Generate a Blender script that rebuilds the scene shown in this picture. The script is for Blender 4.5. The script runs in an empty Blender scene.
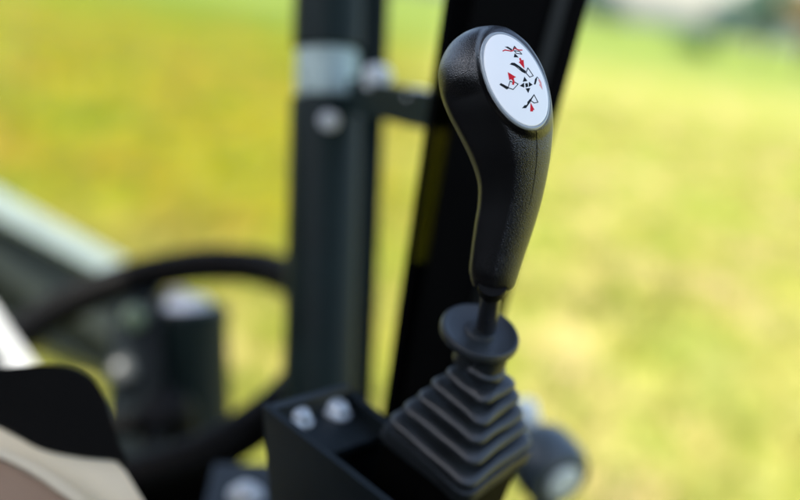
import bpy, bmesh, math, random
from mathutils import Vector, Matrix
from mathutils.bvhtree import BVHTree
R = math.radians
random.seed(7)
S = bpy.context.scene
C = S.collection

# ------------------------------------------------------------------ camera
F = 1111.1                                   # focal length in photo pixels (50 mm on 36 mm, 800 px wide)
PITCH, ROLL = R(13.5), R(9.0)
U = Vector((math.sin(ROLL)*math.cos(PITCH), math.cos(ROLL)*math.cos(PITCH), math.sin(PITCH)))   # world up in camera axes
Fw = (Vector((0, 0, -1)) + U*math.sin(PITCH)).normalized()                                       # world +Y in camera axes
Rt = Fw.cross(U)
ROT = Matrix((Rt, Fw, U))                    # camera axes -> world axes
EYE = Vector((0, 0, 1.9))
cam = bpy.data.cameras.new('camera'); cam_o = bpy.data.objects.new('camera', cam); C.objects.link(cam_o)
cam.lens = 50; cam.sensor_width = 36; cam.clip_start = 0.01; cam.clip_end = 4000
cam_o.matrix_world = Matrix.Translation(EYE) @ ROT.to_4x4()
cam.dof.use_dof = True; cam.dof.focus_distance = 0.505; cam.dof.aperture_fstop = 2.6
S.camera = cam_o

# ------------------------------------------------------------------ light
SUN_EL, SUN_AZ = R(54), R(180 + 48)          # azimuth clockwise from +Y: the sun stands behind the camera
w = bpy.data.worlds.new('World'); S.world = w; w.use_nodes = True
nt = w.node_tree; bg = nt.nodes['Background']
sky = nt.nodes.new('ShaderNodeTexSky'); sky.sky_type = 'NISHITA'; sky.sun_disc = False
sky.sun_elevation = SUN_EL; sky.sun_rotation = SUN_AZ; sky.dust_density = 2.6; sky.air_density = 1.05; sky.ozone_density = 0.0
nt.links.new(sky.outputs[0], bg.inputs[0]); bg.inputs[1].default_value = 0.15
sun = bpy.data.lights.new('sun', 'SUN'); sun.energy = 3.4; sun.angle = R(0.5); sun.color = (1, .95, .86)
so = bpy.data.objects.new('sun', sun); C.objects.link(so)
sd = Vector((math.sin(SUN_AZ)*math.cos(SUN_EL), math.cos(SUN_AZ)*math.cos(SUN_EL), math.sin(SUN_EL)))
so.rotation_euler = sd.to_track_quat('Z', 'Y').to_euler(); so.location = (0, -3, 6)
S.view_settings.view_transform = 'Standard'; S.view_settings.look = 'None'
S.view_settings.exposure = 1.68; S.view_settings.gamma = 1.0; S.view_settings.use_curve_mapping = False

# ------------------------------------------------------------------ helpers
def cv(px, py, d):                           # photo pixel + depth -> camera axes
    return Vector(((px-400)/F*d, (250-py)/F*d, -d))
def W(c): return EYE + ROT @ Vector(c)
def P(px, py, d): return W(cv(px, py, d))
def D(v): return ROT @ Vector(v)

def tag(o, label=None, cat=None, group=None, kind=None):
    if label: o['label'] = label
    if cat: o['category'] = cat
    if group: o['group'] = group
    if kind: o['kind'] = kind
    return o
def empty(name, loc, label, cat, group=None):
    o = bpy.data.objects.new(name, None); C.objects.link(o); o.location = loc
    o.empty_display_size = .05
    return tag(o, label, cat, group)
def base_of(o):
    v = Vector((0, 0, 0))
    while o: v = v + o.location; o = o.parent
    return v
def mesh_obj(name, bm, mat, parent=None, loc=None, smooth=True, angle=40):
    """bm is in world coordinates"""
    org = base_of(parent) if parent else Vector(loc or (0, 0, 0))
    bmesh.ops.translate(bm, vec=-org, verts=bm.verts)
    bmesh.ops.recalc_face_normals(bm, faces=bm.faces)
    me = bpy.data.meshes.new(name); 
    if smooth:
        for f in bm.faces: f.smooth = True
        for e in bm.edges:
            if len(e.link_faces) == 2 and e.calc_face_angle(0) > R(angle): e.smooth = False
    bm.to_mesh(me); bm.free()
    for m in (mat if isinstance(mat, (list, tuple)) else [mat]): me.materials.append(m)
    o = bpy.data.objects.new(name, me); C.objects.link(o)
    if parent: o.parent = parent
    else: o.location = org
    return o
def loft(bm, rings, cap=True, closed=True):
    vs = [[bm.verts.new(p) for p in r] for r in rings]
    n = len(rings[0])
    for a, b in zip(vs, vs[1:]):
        for i in range(n if closed else n-1):
            j = (i+1) % n
            bm.faces.new((a[i], a[j], b[j], b[i]))
    if cap:
        bm.faces.new(vs[0][::-1]); bm.faces.new(vs[-1])
    return vs
def frame(n):
    n = n.normalized(); a = Vector((0, 0, 1)) if abs(n.z) < .9 else Vector((1, 0, 0))
    x = a.cross(n).normalized(); return x, n.cross(x), n
def lathe(bm, base, axis, prof, seg=48, cap=True):
    """prof: (distance along axis, radius)"""
    x, y, n = frame(axis)
    loft(bm, [[base + n*h + (x*math.cos(2*math.pi*i/seg) + y*math.sin(2*math.pi*i/seg))*r for i in range(seg)] for h, r in prof], cap)
def tube(bm, pts, r, seg=16):
    pts = [Vector(p) for p in pts]; rings = []
    up = None
    for i, p in enumerate(pts):
        t = (pts[min(i+1, len(pts)-1)] - pts[max(i-1, 0)]).normalized()
        if up is None: x, y, _ = frame(t)
        else:
            x = (up - t*up.dot(t)).normalized(); y = t.cross(x)
        up = x
        rr = r[i] if isinstance(r, (list, tuple)) else r
        rings.append([p + (x*math.cos(2*math.pi*k/seg) + y*math.sin(2*math.pi*k/seg))*rr for k in range(seg)])
    loft(bm, rings)
def bevel(bm, wd, seg=2, ang=35):
    es = [e for e in bm.edges if len(e.link_faces) == 2 and e.calc_face_angle(0) > R(ang)]
    bmesh.ops.bevel(bm, geom=es, offset=wd, segments=seg, affect='EDGES', profile=.6, clamp_overlap=True)
def box(bm, o, ax, ay, az):
    """corner o and three edge vectors"""
    v = [bm.verts.new(o + ax*i + ay*j + az*k) for k in (0, 1) for j in (0, 1) for i in (0, 1)]
    for f in ((0, 1, 3, 2), (4, 6, 7, 5), (0, 4, 5, 1), (2, 3, 7, 6), (0, 2, 6, 4), (1, 5, 7, 3)): bm.faces.new([v[i] for i in f])
def new_box(o, ax, ay, az, bv=.002, seg=2):
    bm = bmesh.new(); box(bm, o, ax, ay, az); bevel(bm, bv, seg); return bm
def prism(pts, vec):
    bm = bmesh.new(); a = [bm.verts.new(p) for p in pts]; b = [bm.verts.new(p + vec) for p in pts]
    n = len(pts)
    bm.faces.new(a[::-1]); bm.faces.new(b)
    for i in range(n): bm.faces.new((a[i], a[(i+1) % n], b[(i+1) % n], b[i]))
    return bm
def spline(pts, n, closed=False):
    pts = [Vector(p) for p in pts]; out = []; m = len(pts)
    segs = m if closed else m-1
    for i in range(segs):
        g = (lambda k: pts[k % m]) if closed else (lambda k: pts[min(max(k, 0), m-1)])
        p0, p1, p2, p3 = g(i-1), g(i), g(i+1), g(i+2)
        for k in range(n):
            t = k/n
            out.append(.5*((2*p1) + (p2-p0)*t + (2*p0-5*p1+4*p2-p3)*t*t + (3*p1-p0-3*p2+p3)*t**3))
    if not closed: out.append(pts[-1])
    return out
def sstep(a, b, x):
    t = min(1, max(0, (x-a)/(b-a))); return t*t*(3-2*t)

# ------------------------------------------------------------------ materials
def mat(name, col, rough=.5, metal=0, spec=.5, coat=0, var=.12, vscale=30, bump=0, bscale=200, bdist=.001, rvar=.1, vor=False):
    m = bpy.data.materials.new(name); m.use_nodes = True; t = m.node_tree; b = t.nodes['Principled BSDF']
    tc = t.nodes.new('ShaderNodeTexCoord')
    n = t.nodes.new('ShaderNodeTexNoise'); n.inputs['Scale'].default_value = vscale; n.inputs['Detail'].default_value = 5
    t.links.new(tc.outputs['Object'], n.inputs['Vector'])
    r = t.nodes.new('ShaderNodeValToRGB')
    r.color_ramp.elements[0].position = .3; r.color_ramp.elements[1].position = .7
    r.color_ramp.elements[0].color = tuple(c*(1-var) for c in col) + (1,)
    r.color_ramp.elements[1].color = tuple(min(1, c*(1+var)) for c in col) + (1,)
    t.links.new(n.outputs[0], r.inputs[0]); t.links.new(r.outputs[0], b.inputs['Base Color'])
    mr = t.nodes.new('ShaderNodeMapRange'); mr.inputs[3].default_value = max(.02, rough-rvar); mr.inputs[4].default_value = min(1, rough+rvar)
    t.links.new(n.outputs[0], mr.inputs[0]); t.links.new(mr.outputs[0], b.inputs['Roughness'])
    b.inputs['Metallic'].default_value = metal; b.inputs['Specular IOR Level'].default_value = spec
    b.inputs['Coat Weight'].default_value = coat; b.inputs['Coat Roughness'].default_value = .06
    if bump:
        n2 = t.nodes.new('ShaderNodeTexVoronoi' if vor else 'ShaderNodeTexNoise'); n2.inputs['Scale'].default_value = bscale
        t.links.new(tc.outputs['Object'], n2.inputs['Vector'])
        if vor:
            n2.feature = 'SMOOTH_F1'
            n3 = t.nodes.new('ShaderNodeTexNoise'); n3.inputs['Scale'].default_value = bscale*.6
            t.links.new(tc.outputs['Object'], n3.inputs['Vector'])
            mm = t.nodes.new('ShaderNodeMath'); mm.operation = 'MULTIPLY_ADD'; mm.inputs[1].default_value = .6
            t.links.new(n3.outputs[0], mm.inputs[0]); t.links.new(n2.outputs['Distance'], mm.inputs[2]); h = mm.outputs[0]
        else: h = n2.outputs[0]
        bp = t.nodes.new('ShaderNodeBump'); bp.inputs['Strength'].default_value = bump; bp.inputs['Distance'].default_value = bdist
        t.links.new(h, bp.inputs['Height']); t.links.new(bp.outputs[0], b.inputs['Normal'])
    return m
M = dict(
    grip=mat('grained_black_plastic', (.0025, .0025, .003), .34, spec=.95, var=.2, bump=.6, bscale=2500, bdist=.0003, vor=True, rvar=.05),
    collar=mat('smooth_black_plastic', (.003, .003, .003), .6, spec=.12, bump=.1, bscale=300, bdist=.0005),
    rod=mat('black_steel', (.012, .012, .013), .3, metal=.0, spec=.6, bump=.15, bscale=400, bdist=.0003),
    rubber=mat('dusty_rubber', (.012, .015, .017), .45, spec=.6, var=.3, vscale=60, bump=.25, bscale=700, bdist=.0004),
    badge=mat('white_badge', (.88, .85, .79), .25, coat=1.0, var=.01, rvar=.02),
    rim=mat('clear_rim', (.30, .33, .34), .15, coat=.6, var=.05),
    ink=mat('black_ink', (.006, .007, .007), .5, spec=.15, var=.1),
    red=mat('red_ink', (.60, .010, .020), .5, spec=.15, var=.05),
    pink=mat('pale_red_ink', (.75, .28, .24), .3, coat=.6, var=.05),
    black=mat('black_paint', (.0012, .0012, .0012), .6, spec=.05, bump=.15, bscale=90, bdist=.001),
    seal=mat('rubber_seal', (.0012, .0012, .0012), .7, spec=.05, bump=.2, bscale=200),
    steel=mat('blue_black_paint', (.007, .011, .013), .4, spec=.35, var=.2, bump=.12, bscale=160, bdist=.001),
    trim=mat('trim_strip', (.006, .007, .006), .45, spec=.35, var=.3, vscale=12, bump=.2, bscale=120),
    zinc=mat('zinc_bolt', (.55, .57, .57), .45, metal=.5, var=.35, vscale=160, bump=.3, bscale=500, bdist=.0005),
    chrome=mat('chrome_band', (.36, .45, .42), .55, metal=.2, var=.1),
    cyl=mat('dark_green_paint', (.005, .013, .0125), .5, spec=.18, var=.25, vscale=15, bump=.1, bscale=60),
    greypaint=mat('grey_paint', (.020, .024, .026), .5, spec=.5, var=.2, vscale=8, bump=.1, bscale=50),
    skytoned=mat('sky_toned_grey', (.72, .80, .90), .45, var=.1, vscale=8, bump=.1, bscale=50),  # pale bluish tone carries the sky seen on the loader arm's top
    ribgrey=mat('mid_grey_paint', (.055, .062, .066), .5, var=.15, vscale=8, bump=.1, bscale=50),
    white=mat('white_paint', (.62, .65, .66), .4, var=.06, vscale=6, bump=.1, bscale=50),
    beige=mat('beige_plastic', (.76, .68, .50), .5, var=.06, vscale=9, bump=.15, bscale=350, bdist=.0006),
    brown=mat('brown_plastic', (.34, .235, .16), .6, var=.1, vscale=9, bump=.15, bscale=350, bdist=.0006),
    pad=mat('black_vinyl', (.002, .002, .0018), .6, spec=.1, var=.2, bump=.3, bscale=500, bdist=.0006),
    liner=mat('roof_liner', (.006, .006, .006), .85, spec=.15, bump=.2, bscale=80),
    knob=mat('slate_knob', (.045, .062, .070), .4, spec=.5, var=.15, bump=.15, bscale=400, bdist=.0004),
    cap=mat('pale_cap', (.62, .68, .66), .3, var=.1),
    fitting=mat('pale_fitting', (.62, .66, .66), .4, var=.15, vscale=90),
    dial=mat('dull_dial', (.06, .068, .068), .4, var=.2),
    lens=mat('green_lens', (.14, .20, .12), .3, var=.2),
    trunk=mat('bark', (.06, .045, .03), .9, var=.3, vscale=3, bump=.6, bscale=8, bdist=.05),
)
def leafmat(name, col):
    m = mat(name, col, .6, var=.45, vscale=.9, spec=.3); b = m.node_tree.nodes['Principled BSDF']
    return m
def glass(name, lo, hi):
    m = bpy.data.materials.new(name); m.use_nodes = True; t = m.node_tree; t.nodes.clear()
    o = t.nodes.new('ShaderNodeOutputMaterial'); mx = t.nodes.new('ShaderNodeMixShader'); tr = t.nodes.new('ShaderNodeBsdfTransparent')
    g = t.nodes.new('ShaderNodeBsdfGlossy'); fr = t.nodes.new('ShaderNodeFresnel'); fr.inputs[0].default_value = 1.10
    n = t.nodes.new('ShaderNodeTexNoise'); n.inputs['Scale'].default_value = 3
    r = t.nodes.new('ShaderNodeValToRGB'); r.color_ramp.elements[0].color = lo + (1,); r.color_ramp.elements[1].color = hi + (1,)
    t.links.new(n.outputs[0], r.inputs[0]); t.links.new(r.outputs[0], tr.inputs[0]); g.inputs['Roughness'].default_value = .02
    t.links.new(fr.outputs[0], mx.inputs[0]); t.links.new(tr.outputs[0], mx.inputs[1]); t.links.new(g.outputs[0], mx.inputs[2]); t.links.new(mx.outputs[0], o.inputs[0])
    return m
M['glass'] = glass('tinted_glass', (.92, .93, .87), (.95, .96, .90))
M['darkglass'] = glass('smoked_glass', (.13, .13, .07), (.17, .17, .10))

def field_mat():
    m = bpy.data.materials.new('meadow'); m.use_nodes = True; t = m.node_tree; b = t.nodes['Principled BSDF']; L = t.links.new
    tc = t.nodes.new('ShaderNodeTexCoord')
    def noise(sc, det=4, off=0):
        mp = t.nodes.new('ShaderNodeMapping'); mp.inputs['Location'].default_value = (off, off*.7, 0); L(tc.outputs['Object'], mp.inputs[0])
        n = t.nodes.new('ShaderNodeTexNoise'); n.inputs['Scale'].default_value = sc; n.inputs['Detail'].default_value = det; L(mp.outputs[0], n.inputs['Vector']); return n.outputs[0]
    def streak(o):
        m_ = o.node.inputs['Vector'].links[0].from_node; m_.inputs['Scale'].default_value = (1, .42, 1); return o
    def ramp(f, stops):
        r = t.nodes.new('ShaderNodeValToRGB'); e = r.color_ramp.elements
        while len(e) < len(stops): e.new(.5)
        for k, (p, c) in enumerate(stops): e[k].position = p; e[k].color = c + (1,)
        L(f, r.inputs[0]); return r.outputs[0]
    def mix(f, a, c, blend='MIX'):
        x = t.nodes.new('ShaderNodeMix'); x.data_type = 'RGBA'; x.blend_type = blend
        if isinstance(f, (int, float)): x.inputs[0].default_value = f
        else: L(f, x.inputs[0])
        L(a, x.inputs[6]); L(c, x.inputs[7]); return x.outputs[2]
    # pale dry grass with fresh green tufts and bare straw patches
    right = ramp(streak(noise(1.3, 5)), [(.34, (.140, .180, .018)), (.46, (.190, .198, .030)), (.56, (.235, .217, .054)), (.68, (.275, .215, .095))])
    # deeper, more saturated yellow green for the left side
    left = ramp(streak(noise(.75, 4, 9)), [(.34, (.085, .118, .001)), (.46, (.165, .162, .001)), (.56, (.182, .145, .004)), (.68, (.180, .116, .016))])
    sx = t.nodes.new('ShaderNodeSeparateXYZ'); L(tc.outputs['Object'], sx.inputs[0])
    # angle-like coordinate x / (y + 2): the border of the left-hand colour runs straight away from the machine
    ad = t.nodes.new('ShaderNodeMath'); ad.operation = 'ADD'; L(sx.outputs[1], ad.inputs[0]); ad.inputs[1].default_value = 2
    dv = t.nodes.new('ShaderNodeMath'); dv.operation = 'DIVIDE'; L(sx.outputs[0], dv.inputs[0]); L(ad.outputs[0], dv.inputs[1])
    mr = t.nodes.new('ShaderNodeMapRange'); mr.interpolation_type = 'SMOOTHSTEP'; mr.inputs[1].default_value = -.08; mr.inputs[2].default_value = .06; L(dv.outputs[0], mr.inputs[0])
    nm = t.nodes.new('ShaderNodeMapRange'); nm.interpolation_type = 'SMOOTHSTEP'; nm.inputs[1].default_value = 8.5; nm.inputs[2].default_value = 5.0; nm.inputs[4].default_value = .75; L(sx.outputs[1], nm.inputs[0])
    mxn = t.nodes.new('ShaderNodeMath'); mxn.operation = 'MAXIMUM'; L(mr.outputs[0], mxn.inputs[0]); L(nm.outputs[0], mxn.inputs[1])
    near = mix(mxn.outputs[0], left, right)
    pale = t.nodes.new('ShaderNodeMapRange'); pale.interpolation_type = 'SMOOTHSTEP'; pale.inputs[1].default_value = 9; pale.inputs[2].default_value = 4.2; pale.inputs[4].default_value = .38; L(sx.outputs[1], pale.inputs[0])
    near = mix(pale.outputs[0], near, ramp(streak(noise(2.2, 4, 12)), [(.36, (.20, .24, .035)), (.47, (.29, .275, .085)), (.62, (.34, .275, .14))]))
    near = mix(1.0, near, ramp(streak(noise(4.5, 4, 3)), [(.36, (.68, .80, .55)), (.52, (1.03, 1.03, 1.0)), (.64, (1.28, 1.16, 1.5))]), 'MULTIPLY')
    far = ramp(noise(.08, 3, 4), [(.3, (.10, .15, .020)), (.6, (.14, .18, .03))])
    mg = t.nodes.new('ShaderNodeMapRange'); mg.interpolation_type = 'SMOOTHSTEP'; mg.inputs[1].default_value = 15; mg.inputs[2].default_value = 42; L(sx.outputs[1], mg.inputs[0])
    inv = t.nodes.new('ShaderNodeMath'); inv.operation = 'SUBTRACT'; inv.inputs[0].default_value = 1; L(mr.outputs[0], inv.inputs[1])
    lf = t.nodes.new('ShaderNodeMath'); lf.operation = 'MULTIPLY'; L(mg.outputs[0], lf.inputs[0]); L(inv.outputs[0], lf.inputs[1])
    near = mix(lf.outputs[0], near, ramp(noise(.12, 4, 6), [(.35, (.055, .092, .001)), (.65, (.105, .125, .002))]))
    mf = t.nodes.new('ShaderNodeMapRange'); mf.interpolation_type = 'SMOOTHSTEP'; mf.inputs[1].default_value = 26; mf.inputs[2].default_value = 60; L(sx.outputs[1], mf.inputs[0])
    L(mix(mf.outputs[0], near, far), b.inputs['Base Color'])
    b.inputs['Roughness'].default_value = .9; b.inputs['Specular IOR Level'].default_value = .1
    bp = t.nodes.new('ShaderNodeBump'); bp.inputs['Strength'].default_value = .5; bp.inputs['Distance'].default_value = .05
    L(noise(14, 5), bp.inputs['Height']); L(bp.outputs[0], b.inputs['Normal'])
    return m
M['field'] = field_mat()

# ------------------------------------------------------------------ ground
bm = bmesh.new()
vs = [bm.verts.new(p) for p in ((-1500, -600, 0), (1500, -600, 0), (1500, 2500, 0), (-1500, 2500, 0))]; bm.faces.new(vs)
tag(mesh_obj('field', bm, M['field']), 'sunlit yellow green meadow stretching away from the machine', 'meadow', kind='structure')

def grass(name, n, x0, x1, y0, y1, cols, hmin, hmax, label, wedge):
    rnd = random.Random(3); bm = bmesh.new(); k = 0
    while k < n:
        y = y0 + (y1-y0)*rnd.random()**1.6; x = (x0 + (x1-x0)*rnd.random())*(.6+y*.34)
        for _ in range(5):
            px, py = x + rnd.gauss(0, .06), y + rnd.gauss(0, .06)
            a = rnd.random()*math.pi*2; h = rnd.uniform(hmin, hmax); wd = rnd.uniform(.004, .009)*(1+y*.06); ln = rnd.uniform(.02, .09)
            dx, dy = math.cos(a), math.sin(a); l = rnd.random()*6.28
            p = [Vector((px-dx*wd, py-dy*wd, 0)), Vector((px+dx*wd, py+dy*wd, 0)), Vector((px+math.cos(l)*ln, py+math.sin(l)*ln, h))]
            f = bm.faces.new([bm.verts.new(q) for q in p]); f.material_index = rnd.choice((0, 0, 0, 1, 1, 2)); k += 1
    o = mesh_obj(name, bm, cols, smooth=False); return tag(o, label, 'grass', kind='stuff')
gm = [leafmat('straw_blade', (.20, .18, .034)), leafmat('green_blade', (.11, .15, .012)), leafmat('yellow_blade', (.18, .165, .008))]
grass('grass', 40000, -1.25, 1.25, 3.2, 24, gm, .03, .12, 'short dry yellow green grass standing all over the meadow', 1)

# ------------------------------------------------------------------ far trees
def tree(name, x, y, h, cr, lm, label, cat='tree', squash=1.0, n=1500, leaf=.35, seed=1, group=None):
    rnd = random.Random(seed); root = empty(name, (x, y, 0), label, cat, group); b = Vector((x, y, 0))
    bm = bmesh.new(); top = b + Vector((rnd.uniform(-.3, .3), 0, h*.75))
    tube(bm, [b, b.lerp(top, .35) + Vector((.1, 0, 0)), b.lerp(top, .7), top], [h*.03, h*.022, h*.014, h*.004], 8)
    lobes = []
    for k in range(9):
        a = rnd.random()*6.28; st = b.lerp(top, rnd.uniform(.3, .85)); en = st + Vector((math.cos(a)*cr*rnd.uniform(.4, .8), math.sin(a)*cr*rnd.uniform(.4, .8), h*rnd.uniform(.02, .2)))
        tube(bm, [st, st.lerp(en, .5) + Vector((0, 0, -.02*h)), en], [h*.01, h*.007, h*.003], 6); lobes.append((en, cr*rnd.uniform(.35, .6)))
    lobes.append((top, cr*.5))
    mesh_obj('trunk', bm, M['trunk'], root)
    bm = bmesh.new()
    for _ in range(n):
        c, r = rnd.choice(lobes); v = Vector((rnd.gauss(0, 1), rnd.gauss(0, 1), rnd.gauss(0, 1))).normalized()*r*rnd.random()**.4
        v.z *= squash; p = c + v; a = Vector((rnd.gauss(0, 1), rnd.gauss(0, 1), rnd.gauss(0, 1))).normalized(); q = a.orthogonal().normalized()
        s = leaf*rnd.uniform(.6, 1.3)
        f = bm.faces.new([bm.verts.new(p + a*s), bm.verts.new(p + q*s*.5), bm.verts.new(p - a*s), bm.verts.new(p - q*s*.5)])
    mesh_obj('crown', bm, lm, root, smooth=False)
    return root
lm1 = leafmat('dark_teal_leaves', (.045, .10, .065)); lm2 = leafmat('mid_green_leaves', (.09, .17, .035)); lm3 = leafmat('blue_green_leaves', (.07, .12, .10)); lm4 = leafmat('brown_leaves', (.16, .12, .045))
def far(px, y): # bearing of a photo column on the horizon at distance y
    d = ROT @ Vector(((px-400)/F, (250-28+ (px-700)*math.tan(ROLL)*-1)/F, -1)); return d.x/d.y*y
tree('meadow_tree', far(762, 95), 95, 7.5, 2.6, lm1, 'dark teal green tree at the meadow edge, right of the pale gap of sky', seed=3)
tree('meadow_tree', far(728, 120), 120, 6.0, 2.4, lm3, 'blue green tree just left of the dark teal tree, partly behind it', seed=4)
tree('meadow_tree', far(808, 80), 80, 7.0, 2.2, lm4, 'brownish tree at the far right edge of the meadow', seed=5)
tree('meadow_tree', far(572, 150), 150, 8.5, 3.6, lm3, 'pale blue green tree against the top of the black cab pillar', seed=6)
tree('meadow_tree', far(606, 170), 170, 6.0, 3.2, lm3, 'low blue green tree, first to the right of the one by the pillar', seed=8)
tree('meadow_bush', far(697, 70), 70, 1.9, 1.3, lm2, 'small mid green bush under the pale gap of sky', 'bush', n=900, leaf=.16, seed=9)
# continuous far wood
bm = bmesh.new(); rnd = random.Random(5)
for _ in range(9000):
    x = rnd.uniform(-160, 160); y = 330 + rnd.uniform(0, 40); h = (1.9+.9*math.sin(x*.11)+.6*math.sin(x*.37+1))*rnd.random()**.6
    a = Vector((rnd.gauss(0, 1), rnd.gauss(0, 1), rnd.gauss(0, 1))).normalized(); q = a.orthogonal().normalized(); s = rnd.uniform(.6, 1.3); p = Vector((x, y, h))
    bm.faces.new([bm.verts.new(p + a*s), bm.verts.new(p + q*s*.6), bm.verts.new(p - a*s), bm.verts.new(p - q*s*.6)])
tag(mesh_obj('distant_wood', bm, lm3, smooth=False), 'low hazy strip of far-off woodland along the horizon', 'wood', kind='stuff')

# ------------------------------------------------------------------ cab
cab = empty('machine_cab', (0, .3, 1.0), 'black machine cab frame with one slanted pillar behind the lever', 'cab')
def between(p0, p1, wx, wy, side, bv):
    """bar from p0 to p1 (centres) wx along side, wy across"""
    ax = (p1-p0); n = ax.normalized(); s = (side - n*side.dot(n)).normalized(); q = n.cross(s)
    return new_box(p0 - s*wx/2 - q*wy/2, s*wx, q*wy, ax, bv)
camx = D((1, 0, 0))
dp = .73
def post(name, xl, xr, y0, y1, thick, m, dz=0, bv=.006):
    """bar traced at its own distance: xl/xr give the photo x of its two edges at a photo y; it leans back as it goes down"""
    q = [P(xl(y), y, dp + dz + .00016*y) for y in (y0, y1)] + [P(xr(y), y, dp + dz + .00016*y) for y in (y1, y0)]
    bm = prism(q, D((0, 0, -1))*thick); bevel(bm, bv, 3); return mesh_obj(name, bm, m, cab)
edge_l, edge_r = (lambda y: 474-.176*y), (lambda y: 589-.270*y)
seal_l = lambda y: 444-.149*y
post('pillar', edge_l, edge_r, -560, 640, .055, M['black'], 0, .0015)
post('pillar_seal', seal_l, lambda y: seal_l(y)+7, -560, 640, .03, M['seal'], .004, .001)
post('pillar_web', lambda y: seal_l(y)+4.5, lambda y: edge_l(y)+2, -560, 70, .012, M['black'], .012, .001)
post('pillar_web', lambda y: seal_l(y)+4.5, lambda y: edge_l(y)+2, 262, 640, .012, M['black'], .012, .001)
post('pillar_pane', lambda y: seal_l(y)+4.5, lambda y: edge_l(y)+2, 64, 268, .004, M['darkglass'], .016, .0004)
post('pillar_trim', lambda y: edge_r(y)-34, lambda y: edge_r(y)-20, -560, 640, .004, M['trim'], -.0042, .001)
X = Vector((1, 0, 0)); Y = Vector((0, 1, 0)); Z = Vector((0, 0, 1))
mesh_obj('unseen_roof', new_box(Vector((-1.0, -.80, 2.75)), X*1.06, Y*2.20, Z*.06, .02), M['liner'], cab)  # out of view; sized to keep the sun off the lever
mesh_obj('unseen_rear_panel', new_box(Vector((-.95, -.80, 1.0)), X*1.75, Y*.05, Z*1.06, .01), M['liner'], cab)  # out of view; belt height set so the grip mirrors dark below, sky above
mesh_obj('unseen_side_panel', new_box(Vector((-1.0, -.80, 1.0)), X*.05, Y*2.2, Z*1.06, .01), M['liner'], cab)  # out of view; added so the thumb side of the grip reflects black
mesh_obj('unseen_side_panel', new_box(Vector((.80, -.80, 1.0)), X*.05, Y*.85, Z*.85, .01), M['liner'], cab)  # out of view; low wall, height set for the sheen on the grip
for qx, qy in ((-1.0, -.80), (-1.0, .30)):
    mesh_obj('corner_post', new_box(Vector((qx, qy, 2.063)), X*.05, Y*.06, Z*.686, .008), M['liner'], cab)
mesh_obj('floor_plate', new_box(Vector((-.95, -.75, .947)), X*1.75, Y*2.2, Z*.05, .005), M['black'], cab)  # out of view; widened to block yellow bounce from the ground
# windscreen left of the pillar
q = [P(-260, -120, 1.85), P(455, -150, 1.55), P(392, 470, 1.62), P(-260, 470, 1.9)]
bm = prism(q, D((0, 0, -.005))); mesh_obj('windscreen', bm, M['glass'], cab, smooth=False)

# ------------------------------------------------------------------ control lever
base_c = cv(461, 431, .615)
u = Vector((77, -57, 48)).normalized(); v = Vector((70, 32, -74.4)); v = (v - u*v.dot(u)).normalized(); n = u.cross(v)
def LV(x, y, z): return W(base_c + u*x + v*y + n*z)
lev = empty('control_lever', LV(0, 0, -.012), 'black joystick lever with white pictogram badge on its grip and pleated rubber boot', 'lever')

# boot: pleated square bellows
pxm = .615/F
def rsq(s, cr, z, m=7, k=8):
    """rounded square ring; the sides sag and waver a little, as old rubber does"""
    cor = []
    for cx, cy, a0 in ((1, 1, 0), (-1, 1, 90), (-1, -1, 180), (1, -1, 270)):
        cor.append([(cx*(s-cr) + cr*math.cos(R(a0 + 90*i/(m-1))), cy*(s-cr) + cr*math.sin(R(a0 + 90*i/(m-1)))) for i in range(m)])
    pts = []
    for c in range(4):
        pts += cor[c]; a, b = cor[c][-1], cor[(c+1) % 4][0]
        for i in range(1, k):
            f = i/k; q = 1 - .022*math.sin(math.pi*f)
            pts.append(((a[0] + (b[0]-a[0])*f)*q, (a[1] + (b[1]-a[1])*f)*q))
    out = []
    for x, y in pts:
        an2 = math.atan2(y, x); w_ = .0003*math.sin(3*an2 + z*330) + .00015*math.sin(7*an2 - z*610); kx = 1 + w_/max(s, .008)*1.2
        out.append(LV(x*kx, y*kx, z + .0004*math.sin(2*an2 + z*190) + .0002*math.sin(5*an2 + z*420)))
    return out
prof = []
gs = [79.5, 70, 61, 52, 42, 32]        # half diagonals of the ridges in photo px, base first
hs = [0, .0108, .0206, .0302, .0396, .0480]
halfs = [g*pxm/math.sqrt(2)*(1 - .015*i) for i, g in enumerate(gs)]
prof += [(-.013, halfs[0]*1.03), (-.012, halfs[0]*1.05), (-.004, halfs[0]*1.04)]
for i, (s, z) in enumerate(zip(halfs, hs)):
    r = .0033
    for a in (-125, -105, -85, -60, -35, -12, 12, 35, 60, 85, 105, 125):
        prof.append((z + .0034*math.sin(R(a)), s - .0044 + .0044*math.cos(R(a))))
    if i+1 < len(hs):
        nx = halfs[i+1]; zn = hs[i+1]; vs_ = nx - .0105; zm = (z + zn)/2
        prof += [(z + .0026, vs_ + .0016), (z + .0036, vs_ + .0006), (zm, vs_ + .0002), (zn - .0036, vs_ + .0006), (zn - .0026, vs_ + .0016)]
prof += [(hs[-1]+.0030, .0098), (hs[-1]+.010, .0095), (hs[-1]+.0165, .0092)]
bm = bmesh.new(); rings = []
for z, s in prof: rings.append(rsq(s, min(s*.98, .0042 + s*.12 if s > .0115 else s*.98), z))
loft(bm, rings)
mesh_obj('boot', bm, M['rubber'], lev, angle=60)
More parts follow.
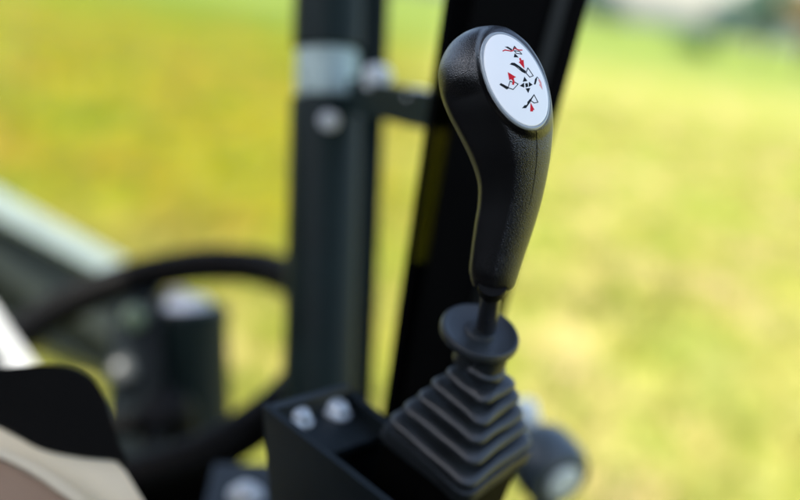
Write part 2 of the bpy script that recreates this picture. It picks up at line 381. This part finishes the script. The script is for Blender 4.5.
# flange disc (slightly dished, raised rim)
fz = hs[-1] + .0175
fr = 41*.582/F
fo = LV(.001, .0, fz)
nw = D(n)
def fl(h, r): return (h, r)
bm = bmesh.new()
fc = W(cv(480, 332, .580))
lathe(bm, fc - nw*.0048, nw, [(0, .006), (.0, fr*.80), (.0008, fr*.93), (.0018, fr*.985), (.0036, fr), (.0054, fr*.99), (.0066, fr*.955), (.0068, fr*.92), (.0062, fr*.86), (.0054, fr*.78), (.0052, fr*.4), (.0056, .0085), (.0068, .0078), (.0070, .0066)], 72)
# neck between boot and disc
lathe(bm, fc - nw*.020, nw, [(0, .0095), (.006, .0088), (.0156, .0090)], 32)
mesh_obj('flange', bm, M['rubber'], lev)

# grip
D0 = .52; g = D0/F
pairs = [((473, 286), (510, 291)), ((470.5, 278), (514.5, 286)), ((469.3, 268), (518, 276)), ((471.5, 248), (525, 254)), ((474.5, 225), (533, 230)), ((477.8, 203), (541, 203)),
         ((477.5, 182), (547.3, 174)), ((470, 159), (551.2, 148)), ((459, 136), (552.6, 120)), ((448.2, 115), (549.5, 93)), ((440.8, 95), (542, 68)),
         ((438.2, 74), (530, 48)), ((442, 58), (519.5, 37.2)), ((450.5, 44), (509, 30)), ((462, 34.5), (501, 27.3)), ((474, 28.8), (495, 26.8))]
Lp = spline([(a[0], a[1], 0) for a, b in pairs], 10); Rp = spline([(b[0], b[1], 0) for a, b in pairs], 10)
cps = [(l+r)/2 for l, r in zip(Lp, Rp)]
# depth half thickness (px) and distance of the section centre behind the knob (px), by index in pairs
bt = spline([(x, 0, 0) for x in (15, 18, 20.5, 22.5, 25, 28, 32, 37, 41, 43, 43, 41, 36, 29, 20, 9)], 10)
zt = spline([(x, 0, 0) for x in (-46, -44, -41, -35, -28, -21, -14, -8, -4, -1, 0, 0, -2, -4, -6, -7)], 10)
NS = 176
grip_rows = []; polish = []               # polish: the thumb side is worn smooth
for i, (l, r) in enumerate(zip(Lp, Rp)):
    t = i/10; c = (l+r)/2; a = (r-l).length/2; e1 = (r-l).normalized(); b = bt[i].x; z = zt[i].x
    row = []; prow = []
    ex = 2.0 + .2*sstep(14, 9, t)
    cutw = sstep(10.5, 9.4, t)*(1 - .55*sstep(4.5, 1.5, t))           # flattened thumb side, below the ball
    for kx in range(NS):
        th = 2*math.pi*kx/NS
        ct, st = math.cos(th), math.sin(th)
        rr = 1/((abs(ct)**ex + abs(st)**ex)**(1/ex))
        pol = 0
        x, y = rr*ct, rr*st                    # normalised section, y towards the camera
        if cutw > 0:
            thm = R(121 + 9*sstep(6.5, 9, t)); d0 = .87
            dd = x*math.cos(thm) + y*math.sin(thm)
            over = dd - d0
            kk = .022
            push = kk*math.log1p(math.exp(over/kk)) if over < 1 else over
            pol = sstep(-.02, .05, over)*cutw*sstep(10.2, 9.2, t)
            x -= push*cutw*math.cos(thm); y -= push*cutw*math.sin(thm)
        # px position -> camera axes; depth scales the pixel so the outline holds
        dep = D0 - (z + y*b)*g
        ctr = c + e1*(x*a)
        dc = D0 - z*g
        base = cv(ctr.x, ctr.y, dc)
        row.append(base + Vector((0, 0, y*b*g))); prow.append(pol)
    grip_rows.append(row); polish.append(prow)
# badge plane
Q = cv(515.5, 80.5, D0 - 37.5*g)
N = Vector((.44, .27, .85)).normalized()
EC = Vector((515.5, 80.5)); ED = Vector((.45, .893)).normalized(); EM = Vector((ED.y, -ED.x)); EA, EB = 51.8, 27.0
def ell(px, py):
    d = Vector((px, py)) - EC; return math.hypot(d.dot(ED)/EA, d.dot(EM)/EB)
def proj(c): return 400 + c.x/-c.z*F, 250 - c.y/-c.z*F
DOME = 4.2*g
def bsurf(px, py, lift=0.0):
    ray = cv(px, py, 1.0); c = ray*(Q.dot(N)/ray.dot(N)); r = ell(px, py)
    return c + N*(DOME*(1-r*r) + lift)
def blend_badge():
    for row in grip_rows:
        for i, c in enumerate(row):
            px, py = proj(c)
            r = ell(px, py)
            if c.z < -(D0 - 2*g): continue
            wgt = sstep(1.22, 1.03, r)
            if wgt <= 0: continue
            tgt = DOME*(1-min(r, 1.25)**2) - 1.2*g
            kk = (Q.dot(N) + tgt)/c.dot(N)        # slide along the view line so the outline of the grip is kept
            row[i] = c*(1 + (kk-1)*wgt)
blend_badge()
bm = bmesh.new()
vs = loft(bm, [[W(c) for c in row] for row in grip_rows], cap=False)
bm.faces.new(vs[0]); ptop = bm.verts.new(W(cv(484.5, 26.9, D0+6*g)))
for i in range(NS): bm.faces.new((vs[-1][i], vs[-1][(i+1) % NS], ptop))
# rounded bottom edge
grip = mesh_obj('grip', bm, M['grip'], lev, angle=70)
at = grip.data.attributes.new('polish', 'FLOAT', 'POINT'); flat = [p for r_ in polish for p in r_] + [0]
at.data.foreach_set('value', flat[:len(grip.data.vertices)])
tg = M['grip'].node_tree; an_ = tg.nodes.new('ShaderNodeAttribute'); an_.attribute_name = 'polish'
mp_ = tg.nodes.new('ShaderNodeMapRange'); mp_.inputs[3].default_value = .7; mp_.inputs[4].default_value = .06
tg.links.new(an_.outputs['Fac'], mp_.inputs[0]); tg.links.new(mp_.outputs[0], next(q for q in tg.nodes if q.type == 'BUMP').inputs['Strength'])
# mould seam on the right of the grip below the badge
bvh = BVHTree.FromPolygons([W(c) for row in grip_rows for c in row], [(a*NS+i, a*NS+(i+1) % NS, (a+1)*NS+(i+1) % NS, (a+1)*NS+i) for a in range(len(grip_rows)-1) for i in range(NS)])
sp_ = []
for p in spline([(536.3, 131, 0), (537, 150, 0), (535.5, 172, 0), (531.5, 196, 0), (529.5, 205, 0)], 6):
    hit = bvh.ray_cast(EYE, (P(p.x, p.y, 1)-EYE).normalized())
    if hit[0]: sp_.append(hit[0] - hit[1]*.00012)
bm = bmesh.new(); tube(bm, sp_, [.00013 - .00009*q/(len(sp_)-1) for q in range(len(sp_))], 8); mesh_obj('mould_seam', bm, M['collar'], lev)
# bottom collar, rod
def along(py): # point on the axis of the lower grip
    i = min(range(len(cps)), key=lambda q: abs(cps[q].y-py)); return cv(cps[i].x, cps[i].y, D0 - zt[i].x*g)
a0, a1 = along(283), along(250); gd = (a0-a1).normalized()
end = cv(492, 288.5, D0+45*g); 
rb = cv(486.5, 327, .580)
rd = (rb-end).normalized()
bm = bmesh.new(); lathe(bm, W(end - rd*.006), D(rd), [(0, 15.5*g), (.0055, 15.5*g), (.0070, 15*g), (.0075, 13.5*g), (.0105, 12.5*g), (.0112, 11*g), (.0112, 6*g)], 40)
mesh_obj('grip_collar', bm, M['collar'], lev)
bm = bmesh.new(); lathe(bm, W(end), D(rd), [(0, 11.2*g), ((rb-end).length*.5, 11.4*g), ((rb-end).length, 11.6*g), ((rb-end).length+.01, 11.6*g)], 40)
mesh_obj('shaft', bm, M['rod'], lev)
# badge: domed white oval with a clear rim
def oval(rk, lift, m=96):
    return [W(bsurf(*(EC + ED*EA*rk*math.cos(2*math.pi*i/m) + EM*EB*rk*math.sin(2*math.pi*i/m)), lift)) for i in range(m)]
bm = bmesh.new()
rings = [oval(.965, -1.4*g), oval(.965, .5*g), oval(.955, .9*g)] + [oval(.94-.04*i, 1.0*g) for i in range(23)]
vv = loft(bm, rings, cap=False); bm.faces.new(vv[-1])
badge = mesh_obj('badge', bm, M['badge'], lev, angle=60)
bm = bmesh.new()
loft(bm, [oval(1.03, -1.6*g), oval(1.025, -.1*g), oval(1.01, .75*g), oval(.99, 1.0*g), oval(.968, .7*g), oval(.966, -.6*g)], cap=False)
mesh_obj('badge_rim', bm, M['rim'], badge)
# pictograms
INK, RED, PINK = 0, 1, 2
def stroke(pts, wd):
    pts = [Vector(p) for p in pts]; out = []
    for a, b in zip(pts, pts[1:]):
        d = (b-a).normalized(); q = Vector((-d.y, d.x))*wd/2; e = d*wd*.3
        out.append([a-q-e, b-q+e, b+q+e, a+q-e])
    return out
def picto(items):
    bm = bmesh.new(); lv = 1.15
    for shape, mi in items:
        for poly in shape:
            lv += .012
            top = [bm.verts.new(W(bsurf(p[0], p[1], lv*g))) for p in poly]; bot = [bm.verts.new(W(bsurf(p[0], p[1], .9*g))) for p in poly]
            fs = [bm.faces.new(top), bm.faces.new(bot[::-1])] + [bm.faces.new((top[i], bot[i], bot[(i+1) % len(top)], top[(i+1) % len(top)])) for i in range(len(top))]
            for f in fs: f.material_index = mi
    mesh_obj('pictogram', bm, [M['ink'], M['red'], M['pink']], badge, smooth=False)
def quads(closed_pts, wd): return stroke(list(closed_pts) + [closed_pts[0]], wd)
picto([([[(503, 48.2), (506, 48.0), (510.5, 51), (509.2, 52.2)]], INK),
       (quads([(512.3, 52.2), (514.2, 54.9), (520, 55.6), (517.8, 52.8)], .8), INK),
       (stroke([(501, 52.6), (503, 51.6), (506, 52.2), (509, 52.8), (511, 52.2), (512.5, 49.5), (514.2, 50.3), (517, 51.4), (520.6, 51.2)], 1.15), RED),
       (stroke([(511.2, 51), (512.8, 47.6), (514.4, 49.6)], .8), INK),
       ([[(512.5, 55), (516.2, 59.2), (511.4, 59.2)]], INK)])
picto([([[(507, 66.4), (509, 64.8), (512, 64.9), (516.5, 68), (523.4, 73), (522.6, 75.6), (519, 73.9), (512, 68.2)]], INK),
       (quads([(525.6, 69.6), (531.1, 77.4), (527.2, 79), (523.4, 75)], .8), INK),
       ([[(516.8, 60.2), (518.2, 59.4), (519.4, 62), (521.4, 61.6), (521.8, 70.6), (516.2, 64), (517.7, 63.2)]], RED)])
picto([([[(497.5, 86), (499, 84.6), (505.6, 88.6), (504.6, 91.2)]], INK),
       (stroke([(505.4, 90.6), (507.4, 83.2), (510.4, 84.6)], .8), INK), (stroke([(512, 84.3), (515.2, 86.2), (510.6, 91.4), (505.2, 89.4)], .8), INK),
       ([[(505.1, 74.2), (513.2, 79.4), (510.8, 80.4), (511.8, 84), (511.2, 87), (509.2, 86.6), (510, 83.4), (508.4, 81.3), (506.6, 82.2)]], RED)])
picto([([[(521.6, 78.8), (524.6, 83), (519.9, 84)]], INK), ([[(516.9, 88), (521.2, 84.7), (521.4, 89.7)]], INK), ([[(530.2, 86.6), (526.2, 83.8), (526, 88.9)]], INK),
       ([[(525.6, 95), (522.8, 90.6), (527.6, 89.9)]], INK), ([[(522.3, 85.6), (524.9, 85.1), (525.4, 88.6), (523, 89.6)]], INK)])
picto([([[(531.5, 86.2), (533, 80.4), (535.6, 77.7), (534.8, 81.8), (533.4, 86)]], INK), (stroke([(535.4, 78.2), (537.2, 80)], .5), INK),
       ([[(536.4, 80.8), (538, 80.4), (539.8, 83.5), (541, 90.8), (537.3, 86.2), (538.4, 85.2)]], PINK)])
picto([([[(520, 109.6), (527.6, 100.6), (528.6, 103), (524, 109.6)]], INK), (stroke([(528, 101.2), (531.6, 96.5)], .8), INK),
       (quads([(531.6, 96.4), (536, 103.6), (532, 104.6), (528.4, 102.2)], .8), INK),
       ([[(528.3, 104.4), (532.6, 111.2), (531.2, 111.2), (531.1, 112.8), (528.4, 112.8), (528.3, 111.4)]], RED)])

# ------------------------------------------------------------------ steel bracket beside the boot
hs0 = halfs[0]; sd1 = hs0*2
br = empty('lever_bracket', LV(-sd1*.6, -sd1*.7, -.10), 'blue black steel channel bracket with silver bolts, left of the rubber boot', 'bracket')
x0, x1 = -hs0 - .88*sd1, hs0 + 1.1*sd1; ym = -hs0 - .60*sd1; yf = -hs0 + .14*sd1
th = .0045; dwn = -.13
sh = .328*-dwn
bm = prism([LV(x0, ym, -.014), LV(x1, ym, .002), LV(x1, ym, dwn), LV(x0+sh, ym, dwn)], D(v)*th); bevel(bm, .0012, 2); mesh_obj('near_plate', bm, M['steel'], br)
yf = ym + 1.2*sd1; dz = -.036
bm = prism([LV(x0, ym+th+.0002, -.0155), LV(x0, yf, dz), LV(x0+sh, yf, dwn), LV(x0+sh, ym+th+.0002, dwn)], D(u)*th); bevel(bm, .0012, 2); mesh_obj('end_plate', bm, M['steel'], br)
bm = prism([LV(x0+th+.0002, yf, dz-.001), LV(-hs0*.91, yf, dz-.001), LV(-hs0*.91, yf, dwn), LV(x0+th+sh, yf, dwn)], D(v)*-th); bevel(bm, .0012, 2); mesh_obj('far_plate', bm, M['steel'], br)
bm = prism([LV(x0+th+.004, ym+th+.0002, -.026), LV(x0+th+.004, yf-th-.0002, -.046), LV(x0+th+.004, yf-th-.0002, -.051), LV(x0+th+.004, ym+th+.0002, -.031)], D(u)*.03); bevel(bm, .0008, 2); mesh_obj('ledge', bm, M['steel'], br)
def bolt(parent, base, axis, r, name='bolt'):
    bm = bmesh.new(); x, y, nn = frame(axis)
    hexr = lambda rr, h: [base + nn*h + (x*math.cos(R(60*i+15)) + y*math.sin(R(60*i+15)))*rr for i in range(6)]
    loft(bm, [hexr(r, r*.28), hexr(r, r*.56), hexr(r*.93, r*.68)]); lathe(bm, base + nn*r*.62, axis, [(0, r*.84), (r*.1, r*.8), (r*.2, r*.62), (r*.26, r*.36), (r*.28, r*.1)], 24)
    o = mesh_obj(name, bm, M['zinc'], parent, smooth=False)
    bm = bmesh.new(); lathe(bm, base, axis, [(0, r*1.28), (r*.2, r*1.28), (r*.27, r*1.22), (r*.27, r*.5)], 32)
    mesh_obj('washer', bm, M['zinc'], o); return o
lA = base_c + u*x0 + v*(ym+th) + n*-.026; lN = u.cross((base_c + u*x0 + v*(yf-th) + n*-.046) - lA).normalized()
for px, py in ((296, 418), (334, 411)):
    ray = cv(px, py, 1); tt = lA.dot(lN)/ray.dot(lN)      # stands on the sloping ledge
    bolt(br, W(ray*tt), D(lN), .0084)
# plinth that carries the boot
mesh_obj('boot_plinth', new_box(LV(-hs0*.9, -hs0*.9, -.15), D(u)*hs0*1.8, D(v)*hs0*1.8, D(n)*(.15-.0135), .003), M['black'], br)

# ------------------------------------------------------------------ anchor bolt on its tab, lower left of the bracket
tb = P(246, 492, .84)
an = empty('anchor_tab', tb, 'large silver hex bolt on a dark steel tab, bottom left of the bracket', 'bolt')
up = D((.1, .88, .45)).normalized(); xx, yy, _ = frame(up)
mesh_obj('tab', new_box(tb - D((1, 0, 0))*.03 - up*.012 - D((0, -.45, .88))*.04, D((1, 0, 0))*.06, D((0, -.45, .88))*.08, up*.008, .002), M['steel'], an)
bolt(an, tb - up*.004, up, .0108)

# ------------------------------------------------------------------ second lever, lower right
kd = .95; ks = kd/F
kc = P(547, 464, kd)
kl = empty('rotary_lever', P(540, 560, kd), 'slate grey rounded lever knob with pale end cap, right behind the boot', 'lever')
ka = D((.45, -.50, .74)).normalized()
bm = bmesh.new(); rad = 37*ks
lathe(bm, kc - ka*rad*.95, ka, [(rad*(.95+t2), rad*math.sqrt(max(0.02, 1-(abs(t2)/1.03)**3.6))) for t2 in (-1.0, -.9, -.75, -.55, -.3, 0, .25, .45, .62, .75)], 48)
knob = mesh_obj('knob', bm, M['knob'], kl)
bm = bmesh.new(); lathe(bm, kc + ka*rad*.72, ka, [(0, rad*.50), (rad*.09, rad*.50), (rad*.15, rad*.44), (rad*.17, rad*.2)], 40)
mesh_obj('end_cap', bm, M['cap'], kl)
bm = bmesh.new(); lathe(bm, kc + D((-18*ks, 46*ks, -.02)), D((-.25, .9, .2)), [(-10*ks, 12*ks), (10*ks, 13*ks), (14*ks, 10*ks), (15*ks, 3*ks)], 32)
mesh_obj('pivot_nut', bm, M['cap'], kl)
bm = bmesh.new(); tube(bm, [kc - D((0, rad*.5, 0)), P(536, 560, kd+.02), P(530, 700, kd+.02)], [14*ks, 13*ks, 14*ks], 20)
mesh_obj('shaft', bm, M['knob'], kl)

# ------------------------------------------------------------------ hydraulic cylinder left of the pillar
cd = 1.02; cs = cd/F
c0, c1 = P(330, -60, cd), P(316, 520, cd); ca = (c1-c0).normalized(); L = (c1-c0).length
hc = empty('hydraulic_cylinder', P(318, 520, cd), 'upright dark hydraulic cylinder with a silver band, between wheel and pillar', 'cylinder')
def cyl_at(y): return c0 + ca*L*((y+60)/580)
bm = bmesh.new(); lathe(bm, cyl_at(97), ca, [(0, 31*cs), (.002, 35*cs), (.006, 36*cs), (.6, 37*cs)], 48); mesh_obj('barrel', bm, M['cyl'], hc)
bm = bmesh.new(); lathe(bm, cyl_at(50), ca, [(0, 29*cs), (.003, 31*cs), (46*cs, 31*cs), (47*cs, 29*cs)], 48); mesh_obj('band', bm, M['chrome'], hc)
bm = bmesh.new(); lathe(bm, cyl_at(-130), ca, [(0, 34*cs), (178*cs, 35*cs), (180*cs, 32*cs)], 48); mesh_obj('upper_barrel', bm, M['cyl'], hc)
mesh_obj('side_rail', between(P(373, -60, cd+.05), P(348, 560, cd+.05), 38*cs, .05, camx, .006), M['cyl'], hc)
bolt(hc, P(329, 121, cd-.045), D((.1, .3, .95)), 7.5*cs)
bm = bmesh.new(); lathe(bm, P(376, 88, cd-.06), D((.15, .9, .3)), [(0, 12*cs), (15*cs, 13*cs), (20*cs, 10*cs), (22*cs, 4*cs)], 32); mesh_obj('hose_fitting', bm, M['fitting'], hc)
mesh_obj('bracket_arm', between(P(362, 96, cd-.03), P(440, 112, cd-.13), 32*cs, .03, D((0, 1, 0)), .005), M['cyl'], hc)
bm = bmesh.new(); lathe(bm, P(418, 98, cd-.11), D((.1, .95, .25)), [(0, 13*cs), (7*cs, 12*cs), (9*cs, 4*cs)], 32); mesh_obj('pin_cap', bm, M['fitting'], hc)

# ------------------------------------------------------------------ loader arm beyond the windscreen
la = empty('loader_arm', P(60, 300, 2.2), 'grey loader arm with a bright top plate slanting down behind the steering wheel', 'loader arm')
A0, A1 = (-130, 118), (126, 272); B0, B1 = (-130, 330), (150, 360)
def arm(pts, d0, d1, thk, mt, name, bv=.01):
    q = [P(x, y, d0 + (d1-d0)*(x+130)/280) for x, y in pts]
    bm = prism(q, D((-.3, -.25, -1))*thk); bevel(bm, bv, 2); return mesh_obj(name, bm, mt, la)
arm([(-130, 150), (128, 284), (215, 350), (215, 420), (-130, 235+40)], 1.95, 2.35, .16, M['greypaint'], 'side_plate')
arm([(-130, 117), (128, 262), (124, 282), (-130, 150)], 1.90, 2.30, .22, M['skytoned'], 'top_plate', .006)  # sky reflection on the top face is put into its pale colour
arm([(-40, 247), (-20, 245), (62, 297), (46, 308)], 1.90, 2.25, .05, M['ribgrey'], 'rib', .01)
arm([(66, 312), (80, 302), (160, 352), (146, 362)], 1.90, 2.25, .05, M['ribgrey'], 'rib', .01)

# white fender triangle, far left
fe = [P(x, y, 1.25) for x, y in ((-60, 255), (-8, 302), (10, 330), (40, 372), (60, 420), (-60, 420))]
bm = prism(fe, D((-.5, -.25, -1))*.12); bevel(bm, .008, 3)
tag(mesh_obj('fender', bm, M['white'], loc=P(0, 420, 1.3)), 'bright white corner of a fender behind the black console pad', 'fender')

# ------------------------------------------------------------------ steering wheel and what stands under it
wd_ = 1.20; wsx = wd_/F
wc = P(145, 361, wd_); wn = D((-.18, .85, .48)).normalized(); wr = 184*wsx
sw = empty('steering_wheel', wc - wn*.05, 'black steering wheel, its far rim curving across the grey loader arm', 'steering wheel')
wx = D((1, 0, 0)); wx = (wx - wn*wx.dot(wn)).normalized(); wy = wn.cross(wx)
bm = bmesh.new(); seg, sg2 = 96, 16; rr = []
for i in range(seg):
    a = 2*math.pi*i/seg; o_ = wx*math.cos(a) + wy*math.sin(a)
    rr.append([wc + o_*(wr + .0225*math.cos(2*math.pi*k2/sg2)) + wn*.0225*math.sin(2*math.pi*k2/sg2) for k2 in range(sg2)])
loft(bm, rr + [rr[0]], cap=False); bmesh.ops.remove_doubles(bm, verts=bm.verts, dist=1e-6)
mesh_obj('rim', bm, M['pad'], sw)
bm = bmesh.new(); lathe(bm, wc - wn*.11, wn, [(0, .03), (.03, .036), (.05, .03), (.055, .015)], 40); mesh_obj('hub', bm, M['pad'], sw)
for a in (190, 272):
    o_ = wx*math.cos(R(a)) + wy*math.sin(R(a)); bm = bmesh.new()
    tube(bm, [wc - wn*.08 + o_*.02, wc - wn*.06 + o_*wr*.5, wc + o_*(wr-.005)], [.012, .010, .008], 12); mesh_obj('spoke', bm, M['pad'], sw)

cn = empty('filter_canister', P(192, 520, 1.36), 'dark round canister with silvery cap under the steering wheel', 'canister')
kz = 1.36/F; t0 = P(187, 306, 1.36); ta = D((.02, -.97, -.10)).normalized()
bm = bmesh.new(); lathe(bm, t0, ta, [(0, 34*kz), (.002, 40*kz), (.010, 42*kz), (.018, 42*kz), (.020, 40*kz), (.30, 40*kz)], 48); mesh_obj('body', bm, M['cyl'], cn)
bm = bmesh.new(); lathe(bm, t0 - ta*.012, ta, [(0, 12*kz), (.002, 20*kz), (.013, 26*kz)], 40); mesh_obj('lid', bm, M['skytoned'], cn)
bm = bmesh.new(); lathe(bm, t0 - ta*.022 - D((8*kz, 0, 0)), ta, [(0, 5*kz), (.003, 9*kz), (.010, 10*kz)], 24); mesh_obj('filler_cap', bm, M['zinc'], cn)

st = empty('steering_column', P(140, 520, 1.30), 'dark steering column housing with a round green lens, left of the canister', 'steering column')
kq = 1.30/F
pts = [(112, 318), (132, 298), (152, 300), (160, 330), (168, 480), (160, 600), (96, 600), (104, 470)]
bm = prism([P(x, y, 1.30) for x, y in pts], D((0, .1, -1))*.09); bevel(bm, .012, 3); mesh_obj('housing', bm, M['greypaint'], st).data.materials[0] = M['steel']
bm = bmesh.new(); lathe(bm, P(134, 318, 1.295), D((.1, .35, .93)), [(-.004, 12*kq), (.006, 12*kq), (.010, 8*kq), (.011, 3*kq)], 32); mesh_obj('lens', bm, M['lens'], st)
bm = bmesh.new(); lathe(bm, P(123, 372, 1.295), D((.1, .35, .93)), [(-.004, 13*kq), (.008, 13*kq), (.013, 9*kq), (.014, 3*kq)], 32); mesh_obj('dial', bm, M['dial'], st)
sb = [P(x, y, 1.1) for x, y in ((120, 478), (180, 468), (275, 462), (300, 470), (300, 620), (120, 620))]
bm = prism(sb, D((-.1, -.3, -1))*.12); bevel(bm, .006, 2)
tag(mesh_obj('floor_console', bm, M['black'], loc=P(200, 600, 1.0)), 'low black console along the bottom edge below the canister', 'console')

# ------------------------------------------------------------------ side console, lower left
ds = .66
sc = empty('side_console', P(40, 620, ds), 'beige side console with a glossy black pad and rounded brown arch, bottom left', 'console')
bo = [P(x, y, ds) for x, y in ((-80, 405), (0, 428), (40, 449), (80, 458), (112, 457), (126, 472), (150, 512), (190, 600), (-80, 600))]
bm = prism(bo, D((-.5, -.42, -1))*.14); bevel(bm, .004, 3); mesh_obj('panel', bm, M['beige'], sc)
pd = spline([(x, y, 0) for x, y in ((-80, 374), (0, 368), (48, 365), (74, 369), (94, 381), (106, 402), (113, 426), (121, 447), (129, 463))], 6) 
lo = spline([(x, y, 0) for x, y in ((112, 459), (80, 456), (40, 447), (0, 425), (-80, 395))], 6)
bm = prism([P(p.x, p.y, ds-.004) for p in pd + lo], D((-.5, -.42, -1))*.10); bevel(bm, .002, 2, 50); mesh_obj('pad', bm, M['pad'], sc)
# arch: outer light rim and brown infill
arc = spline([(x, y, 0) for x, y in ((-80, 428), (-30, 434), (0, 447), (35, 464), (66, 484), (92, 508), (130, 570))], 6)
inn = spline([(x, y, 0) for x, y in ((122, 575), (84, 513), (58, 491), (30, 472), (0, 457), (-30, 446), (-80, 440))], 6)
bm = prism([P(p.x, p.y, ds-.03) for p in arc + inn], D((-.5, -.4, -1))*.04); bevel(bm, .0015, 2, 50); mesh_obj('arch_rim', bm, M['beige'], sc)
inn2 = [Vector((p.x, p.y+.0, 0)) for p in inn]
bm = prism([P(p.x, p.y, ds-.024) for p in inn2] + [P(-80, 620, ds-.024), P(122, 620, ds-.024)], D((-.5, -.4, -1))*.03); mesh_obj('arch_infill', bm, M['brown'], sc)
